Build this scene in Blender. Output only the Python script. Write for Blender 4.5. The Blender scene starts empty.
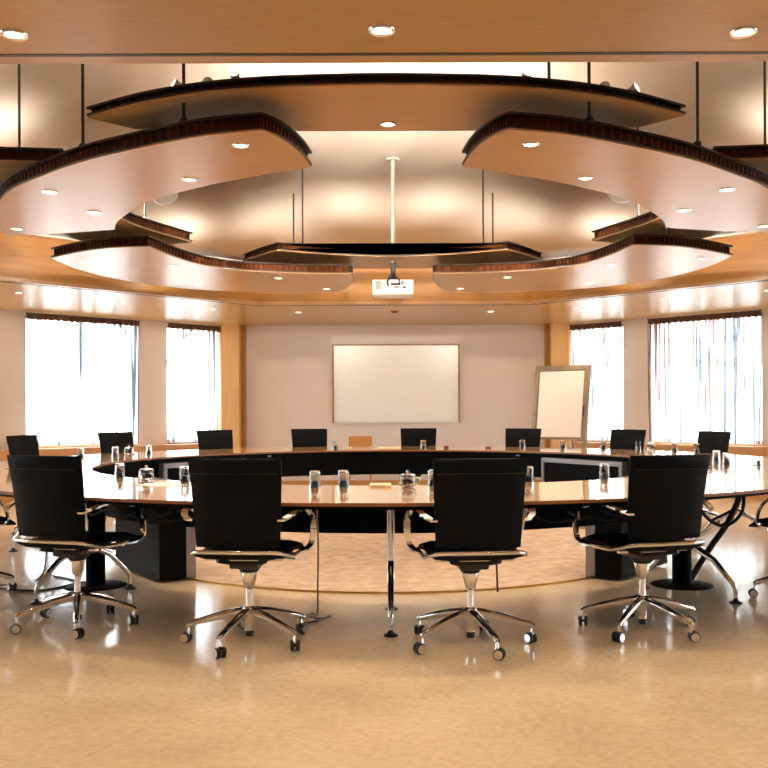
import bpy, bmesh, math, random
from mathutils import Vector, Matrix
random.seed(7)
sc = bpy.context.scene
R = math.radians
# ------------------------------------------------------------------ camera
cam = bpy.data.cameras.new('camera'); camo = bpy.data.objects.new('camera', cam)
sc.collection.objects.link(camo); sc.camera = camo
camo.location = (0.07, 0, 1.2)
camo.rotation_euler = (Matrix.Rotation(R(90), 4, 'X') @ Matrix.Rotation(R(-0.2), 4, 'Z')).to_euler()
cam.sensor_width = 36; cam.lens = 930 / 768 * 36
cam.shift_x = -16 / 768; cam.shift_y = 26 / 768
cam.clip_start = 0.05; cam.clip_end = 300
# ------------------------------------------------------------------ view / world
sc.view_settings.view_transform = 'Standard'; sc.view_settings.look = 'None'
sc.view_settings.gamma = 1; sc.view_settings.exposure = 1.35
sc.view_settings.use_curve_mapping = False
w = bpy.data.worlds.new('overcast_sky'); sc.world = w; w.use_nodes = True
wb = w.node_tree.nodes['Background']
wb.inputs[0].default_value = (0.88, 0.94, 1.0, 1); wb.inputs[1].default_value = 7.5
# window portals guide the daylight
def portal(x, y, z, sx, sz, nx, ny):
    l = bpy.data.lights.new('window_daylight', 'AREA'); l.shape = 'RECTANGLE'; l.size = sx; l.size_y = sz
    l.cycles.is_portal = True
    o = bpy.data.objects.new('window_daylight', l); sc.collection.objects.link(o)
    o.location = (x, y, z); o.rotation_euler = Vector((nx, ny, 0)).to_track_quat('-Z', 'Z').to_euler()
K_SPOT = 12.5      # downlight watts
K_UP = 12.5        # uplight watts
# ------------------------------------------------------------------ materials
def mat(name, col, rough=0.5, metal=0.0, spec=0.5, coat=0.0, coat_r=0.05):
    m = bpy.data.materials.new(name); m.use_nodes = True
    b = m.node_tree.nodes['Principled BSDF']
    b.inputs['Base Color'].default_value = (*col, 1); b.inputs['Roughness'].default_value = rough
    b.inputs['Metallic'].default_value = metal; b.inputs['Specular IOR Level'].default_value = spec
    b.inputs['Coat Weight'].default_value = coat; b.inputs['Coat Roughness'].default_value = coat_r
    return m
def N(m, t, **kw):
    n = m.node_tree.nodes.new(t)
    for k, v in kw.items():
        if hasattr(n, k): setattr(n, k, v)
        else: n.inputs[k].default_value = v
    return n
def L(m, a, b): m.node_tree.links.new(a, b)
def noise_col(m, c1, c2, scale=(1, 1, 1), ns=5, detail=4, coords='Object', bump=0.0, lo=0.35, hi=0.65):
    b = m.node_tree.nodes['Principled BSDF']
    tc = N(m, 'ShaderNodeTexCoord'); mp = N(m, 'ShaderNodeMapping'); mp.inputs['Scale'].default_value = scale
    L(m, tc.outputs[coords], mp.inputs['Vector'])
    n = N(m, 'ShaderNodeTexNoise'); n.inputs['Scale'].default_value = ns; n.inputs['Detail'].default_value = detail
    L(m, mp.outputs[0], n.inputs['Vector'])
    r = N(m, 'ShaderNodeValToRGB'); r.color_ramp.elements[0].position = lo; r.color_ramp.elements[1].position = hi
    r.color_ramp.elements[0].color = (*c1, 1); r.color_ramp.elements[1].color = (*c2, 1)
    L(m, n.outputs['Fac'], r.inputs[0]); L(m, r.outputs[0], b.inputs['Base Color'])
    if bump:
        bp = N(m, 'ShaderNodeBump'); bp.inputs['Strength'].default_value = bump; bp.inputs['Distance'].default_value = 0.005
        L(m, n.outputs['Fac'], bp.inputs['Height']); L(m, bp.outputs[0], b.inputs['Normal'])
    return m, r, mp
def wood(name, c1, c2, rough, scale=(1, 14, 14), ns=3, **k):
    m = mat(name, c1, rough, **k); noise_col(m, c1, c2, scale, ns, 6); return m
M_CEIL = wood('bamboo_veneer', (0.40, 0.215, 0.058), (0.46, 0.255, 0.075), 0.28, (2.5, 22, 22), 3.5, spec=0.6)
M_PAN = wood('panel_veneer', (0.42, 0.235, 0.085), (0.49, 0.28, 0.11), 0.30, (1.2, 22, 22), 2.5, spec=0.6)
M_FASC = wood('fascia_veneer', (0.35, 0.145, 0.010), (0.42, 0.185, 0.018), 0.45, (1, 1, 14), 2)
M_PILA = wood('pilaster_wood', (0.70, 0.40, 0.16), (0.80, 0.48, 0.21), 0.4, (14, 14, 1), 2)
M_TABLE = wood('table_veneer', (0.62, 0.37, 0.16), (0.72, 0.45, 0.21), 0.10, (1.2, 18, 18), 2, spec=0.6, coat=0.7, coat_r=0.05)
M_EDGE = mat('shaded_table_edge', (0.30, 0.12, 0.035), 0.35)  # brown darkened to put the edge's shadow into the colour
M_SILL = wood('sill_wood', (0.58, 0.29, 0.09), (0.66, 0.34, 0.12), 0.35, (14, 14, 1), 2)
M_REDW = mat('red_brown_wood', (0.20, 0.05, 0.025), 0.4)
M_OAK = wood('frame_oak', (0.34, 0.19, 0.09), (0.42, 0.24, 0.12), 0.4, (10, 10, 1), 3)
M_CHAIRW = wood('beech', (0.52, 0.21, 0.05), (0.6, 0.26, 0.07), 0.4, (1, 1, 10), 3)
M_WALL = mat('wall_plaster', (0.70, 0.60, 0.53), 0.85); noise_col(M_WALL, (0.76, 0.67, 0.61), (0.78, 0.69, 0.63), (1, 1, 1), 3)
M_DOME = mat('vault_plaster', (0.78, 0.70, 0.60), 0.9); noise_col(M_DOME, (0.86, 0.77, 0.68), (0.88, 0.79, 0.70), (1, 1, 1), 2)
M_BLACK = mat('black_fabric', (0.009, 0.010, 0.012), 0.6, spec=0.14); noise_col(M_BLACK, (0.0008, 0.0014, 0.003), (0.002, 0.003, 0.0055), (1, 1, 1), 300, 2, bump=0.3)
M_BLKP = mat('black_laminate', (0.003, 0.0032, 0.004), 0.5, spec=0.06)
M_RUB = mat('black_plastic', (0.012, 0.012, 0.012), 0.35)
M_CHR = mat('chrome', (0.86, 0.85, 0.84), 0.09, 1.0)
M_ALU = mat('satin_aluminium', (0.30, 0.28, 0.30), 0.4, 0.8)
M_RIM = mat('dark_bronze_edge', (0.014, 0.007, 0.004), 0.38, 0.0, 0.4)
M_WEB = mat('copper_brown_web', (0.045, 0.014, 0.005), 0.36, 1.0)
M_ROD = mat('dark_steel_rod', (0.05, 0.045, 0.035), 0.4, 0.6)
M_WPL = mat('white_plastic', (0.75, 0.72, 0.68), 0.4)
M_GREYP = mat('grey_plastic', (0.35, 0.33, 0.30), 0.5)
M_GRIL = mat('speaker_cloth', (0.56, 0.48, 0.40), 0.8)
M_GOAK = wood('grey_oak', (0.24, 0.18, 0.11), (0.30, 0.23, 0.14), 0.45, (10, 10, 1), 3)
M_WB = mat('whiteboard_enamel', (0.90, 0.91, 0.86), 0.22, spec=0.5)
M_PAPER = mat('paper', (0.80, 0.72, 0.67), 0.8)
M_FRAME = mat('window_frame_paint', (0.30, 0.26, 0.20), 0.5)
M_TAPE = mat('curtain_heading', (0.12, 0.05, 0.03), 0.8)
M_SWEET = mat('dark_sweets', (0.03, 0.02, 0.02), 0.35)
M_REFRACT = mat('dark_refraction', (0.02, 0.03, 0.06), 0.5)  # dark tone for the refractions painted inside the tumblers
M_PEN = mat('purple_marker', (0.12, 0.02, 0.12), 0.4)
M_GRAVEL = mat('outdoor_ground', (0.35, 0.34, 0.32), 0.9); noise_col(M_GRAVEL, (0.3, 0.29, 0.27), (0.4, 0.39, 0.36), (1, 1, 1), 8)
M_HOUSE = mat('pale_render', (0.62, 0.56, 0.50), 0.9); noise_col(M_HOUSE, (0.6, 0.54, 0.48), (0.65, 0.59, 0.53), (1, 1, 1), 2)
M_HBAND = mat('grey_stone_band', (0.30, 0.30, 0.30), 0.8)
M_BARK = mat('bark', (0.10, 0.08, 0.06), 0.9); noise_col(M_BARK, (0.08, 0.06, 0.05), (0.13, 0.11, 0.08), (1, 1, 1), 12)
def emis(name, col, s):
    m = bpy.data.materials.new(name); m.use_nodes = True; nt = m.node_tree; nt.nodes.clear()
    e = nt.nodes.new('ShaderNodeEmission'); o = nt.nodes.new('ShaderNodeOutputMaterial')
    e.inputs[0].default_value = (*col, 1); e.inputs[1].default_value = s; nt.links.new(e.outputs[0], o.inputs[0]); return m
M_LAMP = emis('halogen_lens', (1.0, 0.78, 0.48), 5)
M_LAMPUP = emis('spot_lens', (1.0, 0.8, 0.55), 30)
# stone floor
M_FLOOR = mat('limestone_floor', (0.6, 0.4, 0.2), 0.13, spec=0.5)
def build_floor_mat():
    m = M_FLOOR; b = m.node_tree.nodes['Principled BSDF']
    _, r, mp = noise_col(m, (0.62, 0.49, 0.335), (0.72, 0.585, 0.41), (1, 1, 1), 2.2, 10, lo=0.3, hi=0.7)
    tc = N(m, 'ShaderNodeTexCoord')
    mp2 = N(m, 'ShaderNodeMapping'); mp2.inputs['Rotation'].default_value = (0, 0, R(24))
    L(m, tc.outputs['Object'], mp2.inputs[0])
    br = N(m, 'ShaderNodeTexBrick'); br.offset = 0.5
    br.inputs['Scale'].default_value = 1.0; br.inputs['Brick Width'].default_value = 0.9; br.inputs['Row Height'].default_value = 0.6
    br.inputs['Mortar Size'].default_value = 0.0025; br.inputs['Mortar Smooth'].default_value = 0.6
    br.inputs['Color1'].default_value = (1, 1, 1, 1); br.inputs['Color2'].default_value = (0.95, 0.95, 0.95, 1)
    br.inputs['Mortar'].default_value = (0.86, 0.84, 0.80, 1)
    L(m, mp2.outputs[0], br.inputs['Vector'])
    n2 = N(m, 'ShaderNodeTexNoise'); n2.inputs['Scale'].default_value = 28; n2.inputs['Detail'].default_value = 6
    L(m, mp.outputs[0], n2.inputs['Vector'])
    r2 = N(m, 'ShaderNodeValToRGB'); r2.color_ramp.elements[0].position = 0.35; r2.color_ramp.elements[0].color = (0.9, 0.88, 0.86, 1)
    r2.color_ramp.elements[1].position = 0.6
    L(m, n2.outputs['Fac'], r2.inputs[0])
    mx = N(m, 'ShaderNodeMix', data_type='RGBA', blend_type='MULTIPLY'); mx.inputs[0].default_value = 1
    L(m, r.outputs[0], mx.inputs[6]); L(m, br.outputs['Color'], mx.inputs[7])
    mx2 = N(m, 'ShaderNodeMix', data_type='RGBA', blend_type='MULTIPLY'); mx2.inputs[0].default_value = 1
    L(m, mx.outputs[2], mx2.inputs[6]); L(m, r2.outputs[0], mx2.inputs[7])
    L(m, mx2.outputs[2], b.inputs['Base Color'])
build_floor_mat()
M_CARPET = mat('beige_carpet', (0.5, 0.34, 0.22), 0.95, spec=0.1)
noise_col(M_CARPET, (0.46, 0.345, 0.265), (0.66, 0.52, 0.42), (1, 1, 1), 9, 9, bump=0.2, lo=0.3, hi=0.7)
M_BRASS = mat('brass_trim', (0.45, 0.28, 0.07), 0.3, 0.8)
# sheer curtain
M_SHEER = bpy.data.materials.new('sheer_curtain'); M_SHEER.use_nodes = True
def build_sheer():
    m = M_SHEER; nt = m.node_tree; nt.nodes.clear()
    out = nt.nodes.new('ShaderNodeOutputMaterial')
    tr = nt.nodes.new('ShaderNodeBsdfTransparent'); tl = nt.nodes.new('ShaderNodeBsdfTranslucent'); df = nt.nodes.new('ShaderNodeBsdfDiffuse')
    tr.inputs[0].default_value = (1, 1, 1, 1)
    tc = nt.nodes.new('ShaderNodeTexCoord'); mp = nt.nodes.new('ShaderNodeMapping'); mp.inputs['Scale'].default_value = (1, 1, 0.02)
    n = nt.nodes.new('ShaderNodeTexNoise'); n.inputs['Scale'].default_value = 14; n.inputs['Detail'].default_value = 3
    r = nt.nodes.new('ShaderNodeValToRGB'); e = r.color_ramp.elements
    e[0].position = 0.38; e[0].color = (0.12, 0.14, 0.17, 1); e[1].position = 0.43; e[1].color = (0.95, 0.95, 0.95, 1)  # grey and pink streaks put fold shading into the cloth colour
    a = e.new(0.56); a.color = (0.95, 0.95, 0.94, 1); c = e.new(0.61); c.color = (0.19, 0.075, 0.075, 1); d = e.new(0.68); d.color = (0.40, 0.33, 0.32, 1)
    nt.links.new(tc.outputs['Object'], mp.inputs[0]); nt.links.new(mp.outputs[0], n.inputs['Vector']); nt.links.new(n.outputs['Fac'], r.inputs[0])
    nt.links.new(r.outputs[0], tl.inputs[0]); nt.links.new(r.outputs[0], df.inputs[0]); nt.links.new(r.outputs[0], tr.inputs[0])
    m1 = nt.nodes.new('ShaderNodeMixShader'); m1.inputs[0].default_value = 0.35
    nt.links.new(tl.outputs[0], m1.inputs[1]); nt.links.new(df.outputs[0], m1.inputs[2])
    m2 = nt.nodes.new('ShaderNodeMixShader'); m2.inputs[0].default_value = 0.55
    nt.links.new(tr.outputs[0], m2.inputs[1]); nt.links.new(m1.outputs[0], m2.inputs[2]); nt.links.new(m2.outputs[0], out.inputs[0])
build_sheer()
M_GLASS = bpy.data.materials.new('clear_glass'); M_GLASS.use_nodes = True
_b = M_GLASS.node_tree.nodes['Principled BSDF']; _b.inputs['Transmission Weight'].default_value = 1; _b.inputs['Roughness'].default_value = 0.01; _b.inputs['IOR'].default_value = 1.45
M_PANE = bpy.data.materials.new('window_pane'); M_PANE.use_nodes = True
def build_pane():
    nt = M_PANE.node_tree; nt.nodes.clear(); out = nt.nodes.new('ShaderNodeOutputMaterial')
    tr = nt.nodes.new('ShaderNodeBsdfTransparent'); g = nt.nodes.new('ShaderNodeBsdfGlossy'); g.inputs['Roughness'].default_value = 0.02
    tr.inputs[0].default_value = (0.96, 0.98, 0.98, 1)
    mx = nt.nodes.new('ShaderNodeMixShader'); mx.inputs[0].default_value = 0.06
    nt.links.new(tr.outputs[0], mx.inputs[1]); nt.links.new(g.outputs[0], mx.inputs[2]); nt.links.new(mx.outputs[0], out.inputs[0])
build_pane()
# ------------------------------------------------------------------ mesh helpers
class MB:
    def __init__(s): s.bm = bmesh.new()
    def box(s, c, d, rz=0, rx=0, bev=0.0):
        m = Matrix.Translation(c) @ Matrix.Rotation(rz, 4, 'Z') @ Matrix.Rotation(rx, 4, 'X') @ Matrix.Diagonal((d[0], d[1], d[2], 1))
        r = bmesh.ops.create_cube(s.bm, size=1, matrix=m)
        if bev:
            es = list({e for v in r['verts'] for e in v.link_edges})
            bmesh.ops.bevel(s.bm, geom=es, offset=bev, segments=2, affect='EDGES', profile=0.6)
        return s
    def prism(s, pts, z0, z1):
        a = 0.5 * sum(pts[i][0] * pts[(i + 1) % len(pts)][1] - pts[(i + 1) % len(pts)][0] * pts[i][1] for i in range(len(pts)))
        if a < 0: pts = pts[::-1]
        b = [s.bm.verts.new((x, y, z0)) for x, y in pts]; t = [s.bm.verts.new((x, y, z1)) for x, y in pts]
        s.bm.faces.new(b[::-1]); s.bm.faces.new(t); n = len(pts)
        for i in range(n): s.bm.faces.new((b[i], b[(i + 1) % n], t[(i + 1) % n], t[i]))
        return s
    def tube(s, pts, rad, seg=10, caps=True):
        pts = [Vector(p) for p in pts]; n = len(pts); rr = rad if isinstance(rad, (list, tuple)) else [rad] * n
        rings = []; up = None
        for i, p in enumerate(pts):
            t = (pts[min(i + 1, n - 1)] - pts[max(i - 1, 0)]).normalized()
            if up is None: up = Vector((0, 0, 1)) if abs(t.z) < 0.9 else Vector((1, 0, 0))
            a = t.cross(up).normalized(); up = a.cross(t).normalized()
            rings.append([s.bm.verts.new(p + (a * math.cos(2 * math.pi * k / seg) + up * math.sin(2 * math.pi * k / seg)) * rr[i]) for k in range(seg)])
        for i in range(n - 1):
            for k in range(seg):
                s.bm.faces.new((rings[i][k], rings[i + 1][k], rings[i + 1][(k + 1) % seg], rings[i][(k + 1) % seg]))
        if caps: s.bm.faces.new(rings[0][::1]); s.bm.faces.new(rings[-1][::-1])
        return s
    def band(s, pts, wdt, th, side=(1, 0, 0)):
        # flat band swept along pts; width along `side`
        pts = [Vector(p) for p in pts]; sd = Vector(side).normalized(); n = len(pts); rings = []
        for i, p in enumerate(pts):
            t = (pts[min(i + 1, n - 1)] - pts[max(i - 1, 0)]).normalized(); nn = t.cross(sd).normalized()
            rings.append([s.bm.verts.new(p + sd * a * wdt / 2 + nn * b * th / 2) for a, b in ((-1, -1), (1, -1), (1, 1), (-1, 1))])
        for i in range(n - 1):
            for k in range(4): s.bm.faces.new((rings[i][k], rings[i][(k + 1) % 4], rings[i + 1][(k + 1) % 4], rings[i + 1][k]))
        s.bm.faces.new(rings[0][::-1]); s.bm.faces.new(rings[-1]); return s
    def lathe(s, prof, c=(0, 0, 0), seg=24):
        c = Vector(c); rings = []
        for r, z in prof:
            rings.append([s.bm.verts.new(c + Vector((max(r, 1e-4) * math.cos(2 * math.pi * k / seg), max(r, 1e-4) * math.sin(2 * math.pi * k / seg), z))) for k in range(seg)])
        for i in range(len(rings) - 1):
            for k in range(seg): s.bm.faces.new((rings[i][k], rings[i][(k + 1) % seg], rings[i + 1][(k + 1) % seg], rings[i + 1][k]))
        if prof[0][0] > 1e-4: s.bm.faces.new(rings[0][::-1])
        if prof[-1][0] > 1e-4: s.bm.faces.new(rings[-1])
        return s
    def arcwall(s, c, r0, r1, a0, a1, z0, z1, n=48, closed=False):
        # annular sector solid; angle 0 points to the camera (-Y)
        def P(r, a, z): return s.bm.verts.new((c[0] + r * math.sin(a), c[1] - r * math.cos(a), z))
        cols = []
        m = n if closed else n + 1
        for i in range(m):
            a = a0 + (a1 - a0) * i / n
            cols.append((P(r0, a, z0), P(r1, a, z0), P(r1, a, z1), P(r0, a, z1)))
        for i in range(n):
            A = cols[i]; B = cols[(i + 1) % m]
            for k in range(4): s.bm.faces.new((A[k], A[(k + 1) % 4], B[(k + 1) % 4], B[k]))
        if not closed: s.bm.faces.new(cols[0][::-1]); s.bm.faces.new(cols[-1])
        return s
    def build(s, name, m, parent=None, smooth=False, rec=True):
        if rec: bmesh.ops.recalc_face_normals(s.bm, faces=s.bm.faces)
        me = bpy.data.meshes.new(name); s.bm.to_mesh(me); s.bm.free(); me.materials.append(m)
        if smooth:
            for p in me.polygons: p.use_smooth = True
            me.set_sharp_from_angle(angle=R(38))
        o = bpy.data.objects.new(name, me); sc.collection.objects.link(o)
        if parent: o.parent = parent
        return o
def tag(o, label=None, cat=None, group=None, kind=None):
    if label: o['label'] = label
    if cat: o['category'] = cat
    if group: o['group'] = group
    if kind: o['kind'] = kind
    return o
def empty(name, loc, rz=0):
    o = bpy.data.objects.new(name, None); sc.collection.objects.link(o); o.location = loc; o.rotation_euler = (0, 0, rz); o.empty_display_size = 0.05
    return o
def kids(o): return [x for x in sc.collection.objects if x.parent == o]
def copy_tree(o, parent=None):
    c = o.copy(); sc.collection.objects.link(c); c.parent = parent
    for k in kids(o): copy_tree(k, c)
    return c
def struct(o): o['kind'] = 'structure'; return o
def spot_light(parent, loc, power, size=R(110), blend=0.6, col=(1.0, 0.80, 0.56), aim=None, rad=0.03):
    l = bpy.data.lights.new('lamp_light', 'SPOT'); l.energy = power; l.spot_size = size; l.spot_blend = blend; l.color = col; l.shadow_soft_size = rad
    o = bpy.data.objects.new('lamp_light', l); sc.collection.objects.link(o); o.location = loc
    if parent: o.parent = parent
    if aim is not None: o.rotation_euler = (Vector(aim) - Vector(loc)).to_track_quat('-Z', 'Y').to_euler()
    return o
# ------------------------------------------------------------------ room shell
YB = 14.6; XC = 2.72; XS = 6.96; YF = -1.6; YS = YB - (XS - XC); YN = 4.76
ZC = 2.53
floor = struct(MB().box((0, 6.5, -0.05), (14.6, 16.8, 0.1)).build('floor', M_FLOOR))
CT = (0, 8.2)
o = tag(MB().arcwall((0, 8.2), 0.0001, 2.12, 0, 2 * math.pi, 0.0005, 0.012, 96, True).build('carpet', M_CARPET), 'round beige carpet inset inside the ring of tables', 'carpet')
o = struct(MB().arcwall((0, 8.2), 2.12, 2.14, 0, 2 * math.pi, 0.0005, 0.014, 96, True).build('trim_2', M_BRASS)); o['label'] = 'thin brass edge around the carpet'
struct(MB().box((0, YB + 0.1, 1.5), (2 * XC + 0.2, 0.2, 3.0)).build('wall_back', M_WALL))
struct(MB().box((0, YF - 0.1, 1.5), (2 * XS + 0.4, 0.2, 3.0)).build('wall_front', M_WALL))
# walls with window openings built from piers, sill and lintel in a local frame (u along wall, v outwards)
ZW0, ZW1 = 0.72, 2.50
def wall_with_windows(name, p0, p1, wins):
    p0 = Vector((*p0, 0)); p1 = Vector((*p1, 0)); Ln = (p1 - p0).length; ang = math.atan2(p1.y - p0.y, p1.x - p0.x)
    root = MB(); T = 0.2
    M4 = Matrix.Translation(p0) @ Matrix.Rotation(ang, 4, 'Z')
    def bx(mb, u0, u1, v0, v1, z0, z1, bev=0):
        c = M4 @ Vector(((u0 + u1) / 2, (v0 + v1) / 2, (z0 + z1) / 2)); mb.box(c, (u1 - u0, v1 - v0, z1 - z0), ang, bev=bev)
    us = [0] + [x for wd in wins for x in wd] + [Ln]
    for i in range(0, len(us), 2):
        if us[i + 1] - us[i] > 0.005: bx(root, us[i], us[i + 1], 0, T, 0, 3.0)
    for a, b in wins: bx(root, a, b, 0, T, 0, ZW0 - 0.02); bx(root, a, b, 0, T, ZW1, 3.0)
    struct(root.build(name, M_WALL))
    return M4, ang, bx, Ln
wn = [0]
def window(M4, ang, bx, a, b, mull, curtain_label, win_label, dist=0.12, stuff=True, redsill=False):
    wn[0] += 1
    f = MB(); t = 0.05
    bx(f, a, b, 0.10, 0.16, ZW0, ZW0 + t); bx(f, a, b, 0.10, 0.16, ZW1 - t, ZW1); bx(f, a, a + t, 0.10, 0.16, ZW0, ZW1); bx(f, b - t, b, 0.10, 0.16, ZW0, ZW1)
    if mull: bx(f, (a + b) / 2 - 0.035, (a + b) / 2 + 0.035, 0.09, 0.17, ZW0, ZW1)
    root = struct(f.build('window_%d' % wn[0], M_FRAME)); root['label'] = win_label
    g = MB(); bx(g, a + t, b - t, 0.125, 0.131, ZW0 + t, ZW1 - t); g.build('pane', M_PANE, root)
    s = MB(); bx(s, a - 0.0, b + 0.0, -0.02, 0.10, ZW0 - 0.018, ZW0); s.build('window_sill', M_REDW if redsill else M_SILL, root)
    # portal
    c = M4 @ Vector(((a + b) / 2, 0.19, (ZW0 + ZW1) / 2)); n = M4.to_3x3() @ Vector((0, -1, 0))
    portal(c.x, c.y, c.z, b - a, ZW1 - ZW0, n.x, n.y)
    # curtain: pleated sheer cloth hung just inside the wall face
    c0 = M4 @ Vector(((a + b) / 2, -0.07, ZW0))
    root = empty('sheer_curtain', c0, ang); tag(root, curtain_label, 'curtain', 'sheer curtains along the windows')
    wd = b - a + 0.03; halves = [(-wd / 2, wd / 2)] if not mull else [(-wd / 2, 0.0), (0.0, wd / 2)]
    for hi, (h0, h1) in enumerate(halves):
        m = MB(); rg = random.Random(wn[0] * 10 + hi); nu = int((h1 - h0) / 0.0125); nz = 8
        ph = rg.random() * 6; ks = 62 + rg.random() * 12; grid = []
        for iz in range(nz + 1):
            z = ZW1 - 0.05 - ZW0 - (ZW1 - ZW0 - 0.06) * iz / nz; row = []
            for iu in range(nu + 1):
                u = h0 + (h1 - h0) * iu / nu; k = iz / nz
                v = 0.017 * math.sin(ks * u + ph + 0.9 * math.sin(5 * u + ph) * k) + 0.009 * math.sin(23 * u + ph * 2 + k)
                row.append(m.bm.verts.new((u + 0.006 * math.sin(17 * u + 3 * k), v, z)))
            grid.append(row)
        for iz in range(nz):
            for iu in range(nu): m.bm.faces.new((grid[iz][iu], grid[iz + 1][iu], grid[iz + 1][iu + 1], grid[iz][iu + 1]))
        m.build('curtain_cloth', M_SHEER, root, smooth=True, rec=False)
    h = MB(); npl = int(wd / 0.045)
    for i in range(npl):
        u = -wd / 2 + (i + 0.5) * wd / npl; h.box((u, 0, ZW1 - ZW0 - 0.035 - 0.006 * (i % 2)), (wd / npl * 0.86, 0.05, 0.055 + 0.012 * (i % 2)), bev=0.006)
    h.build('pleated_heading', M_TAPE, root)
    h = MB(); h.box((0, 0.0, ZW1 - ZW0 + 0.003), (wd + 0.02, 0.035, 0.016)); h.build('curtain_rail', M_TAPE, root)
S2 = math.sqrt(2)
# slanted walls: u runs left->right as seen from inside, outward = +v
V0L = (-XC, YB); V1L = (-XS, YS); V0R = (XC, YB); V1R = (XS, YS)
LnS = (XS - XC) * S2
M4, ang, bx, _ = wall_with_windows('wall_back_left', V1L, V0L, [(LnS - 4.02 * S2, LnS - 2.66 * S2), (LnS - 2.20 * S2, LnS - 1.055 * S2), (LnS - 0.69 * S2, LnS - 0.07 * S2)])
window(M4, ang, bx, LnS - 2.20 * S2, LnS - 1.055 * S2, True, 'wide white sheer curtain on the left wall, over the two-pane window', 'wide two-pane window on the left')
window(M4, ang, bx, LnS - 0.69 * S2, LnS - 0.07 * S2, False, 'narrow white sheer curtain left of the whiteboard, beside the left wooden pilaster', 'narrow window on the left', redsill=True)
window(M4, ang, bx, LnS - 4.02 * S2, LnS - 2.66 * S2, True, 'sheer curtain beyond the left edge of the photo, next to the wide left window', 'window farther along the left wall')
M4r, angr, bxr, _ = wall_with_windows('wall_back_right', V0R, V1R, [(0.07 * S2, 0.69 * S2), (1.03 * S2, 2.19 * S2), (2.66 * S2, 4.02 * S2)])
window(M4r, angr, bxr, 0.07 * S2, 0.69 * S2, False, 'narrow white sheer curtain behind the flip chart', 'narrow window on the right', redsill=True)
window(M4r, angr, bxr, 1.03 * S2, 2.19 * S2, True, 'wide white sheer curtain on the right wall, over the two-pane window', 'wide two-pane window on the right')
window(M4r, angr, bxr, 2.66 * S2, 4.02 * S2, True, 'sheer curtain beyond the right edge of the photo, next to the wide right window', 'window farther along the right wall')
LS = YS - YF
sw = [(5.0, 6.6), (7.1, 8.7), (9.2, 10.8)]
M4s, angs, bxs, _ = wall_with_windows('wall_left', (-XS, YF), V1L, sw)
for q, (a, b) in enumerate(sw): window(M4s, angs, bxs, a, b, True, 'sheer curtain on the side wall left of the table ring, %s' % ['nearest the camera', 'middle one', 'farthest one'][q], 'side window on the left')
sw2 = [(LS - b, LS - a) for a, b in sw][::-1]
M4t, angt, bxt, _ = wall_with_windows('wall_right', V1R, (XS, YF), sw2)
for q, (a, b) in enumerate(sw2): window(M4t, angt, bxt, a, b, True, 'sheer curtain on the side wall right of the table ring, %s' % ['farthest one', 'middle one', 'nearest the camera'][q], 'side window on the right')
# wooden sill casing below the windows
def casing(name, bx, u0, u1, lab):
    m = MB(); bx(m, u0, u1, -0.20, -0.001, 0.0, 0.66); bx(m, u0, u1, -0.23, -0.001, 0.66, 0.70)
    o = struct(m.build(name, M_SILL)); o['label'] = lab
casing('trim_3', bx, 0.25, LnS - 0.25, 'wooden radiator casing under the left windows')
casing('trim_4', bxr, 0.25, LnS - 0.25, 'wooden radiator casing under the right windows')
# corner pilasters
for s, nm in ((-1, 'trim_5'), (1, 'trim_6')):
    m = MB(); m.box((s * 2.53, 14.42, ZC / 2), (0.27, 0.34, ZC), bev=0.004)
    o = struct(m.build(nm, M_PILA)); o['label'] = 'wooden pilaster at the %s end of the back wall' % ('left' if s < 0 else 'right')
for s in (-1, 1):  # darker wood puts the shade of the pilaster's side into the colour
    o = struct(MB().box((s * 2.365, 14.50, ZC / 2), (0.055, 0.18, ZC), bev=0.003).build('trim_11' if s < 0 else 'trim_12', M_FASC)); o['label'] = 'strip in darker wood painting the shaded side of the %s pilaster' % ('left' if s < 0 else 'right')
struct(MB().box((0, YB - 0.008, 0.05), (4.7, 0.016, 0.10)).build('baseboard_back', M_SILL))
# lower wooden soffit: octagonal opening
CO = (0, 7.64); AP = 4.16; HS = 1.74
octa = [(-HS, CO[1] - AP), (0, CO[1] - AP + 0.0), (HS, CO[1] - AP), (AP, CO[1] - HS), (AP, CO[1] + HS), (HS, CO[1] + AP), (-HS, CO[1] + AP), (-AP, CO[1] + HS), (-AP, CO[1] - HS)]
octa8 = [p for i, p in enumerate(octa) if i != 1]
outer8 = [(-3.5, YF - 0.1), (3.5, YF - 0.1), (XS + 0.1, 2.5), (XS + 0.1, YS), (XC + 0.05, YB + 0.12), (-XC - 0.05, YB + 0.12), (-XS - 0.1, YS), (-XS - 0.1, 2.5)]
outer_rect = [(-3.5, YF - 0.1), (3.5, YF - 0.1), (XS + 0.1, 2.5), (XS + 0.1, YS + 0.1), (XC, YB + 0.1), (-XC, YB + 0.1), (-XS - 0.1, YS + 0.1), (-XS - 0.1, 2.5)]
def ring_slab(inner, outer, z0, z1):
    m = MB(); bm = m.bm; n = len(inner)
    I0 = [bm.verts.new((x, y, z0)) for x, y in inner]; O0 = [bm.verts.new((x, y, z0)) for x, y in outer]
    I1 = [bm.verts.new((x, y, z1)) for x, y in inner]; O1 = [bm.verts.new((x, y, z1)) for x, y in outer]
    for i in range(n):
        j = (i + 1) % n
        bm.faces.new((I0[i], I0[j], O0[j], O0[i])); bm.faces.new((I1[i], O1[i], O1[j], I1[j]))
        bm.faces.new((I0[i], I1[i], I1[j], I0[j])); bm.faces.new((O0[i], O0[j], O1[j], O1[i]))
    return m
def scaled(k): return [(CO[0] + (x - CO[0]) * k, CO[1] + (y - CO[1]) * k) for x, y in octa8]
ce = struct(ring_slab(scaled(1.0), outer_rect, ZC, ZC + 0.04).build('ceiling', M_CEIL)); ce['label'] = 'lower wooden ceiling around the octagonal recess'
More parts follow.
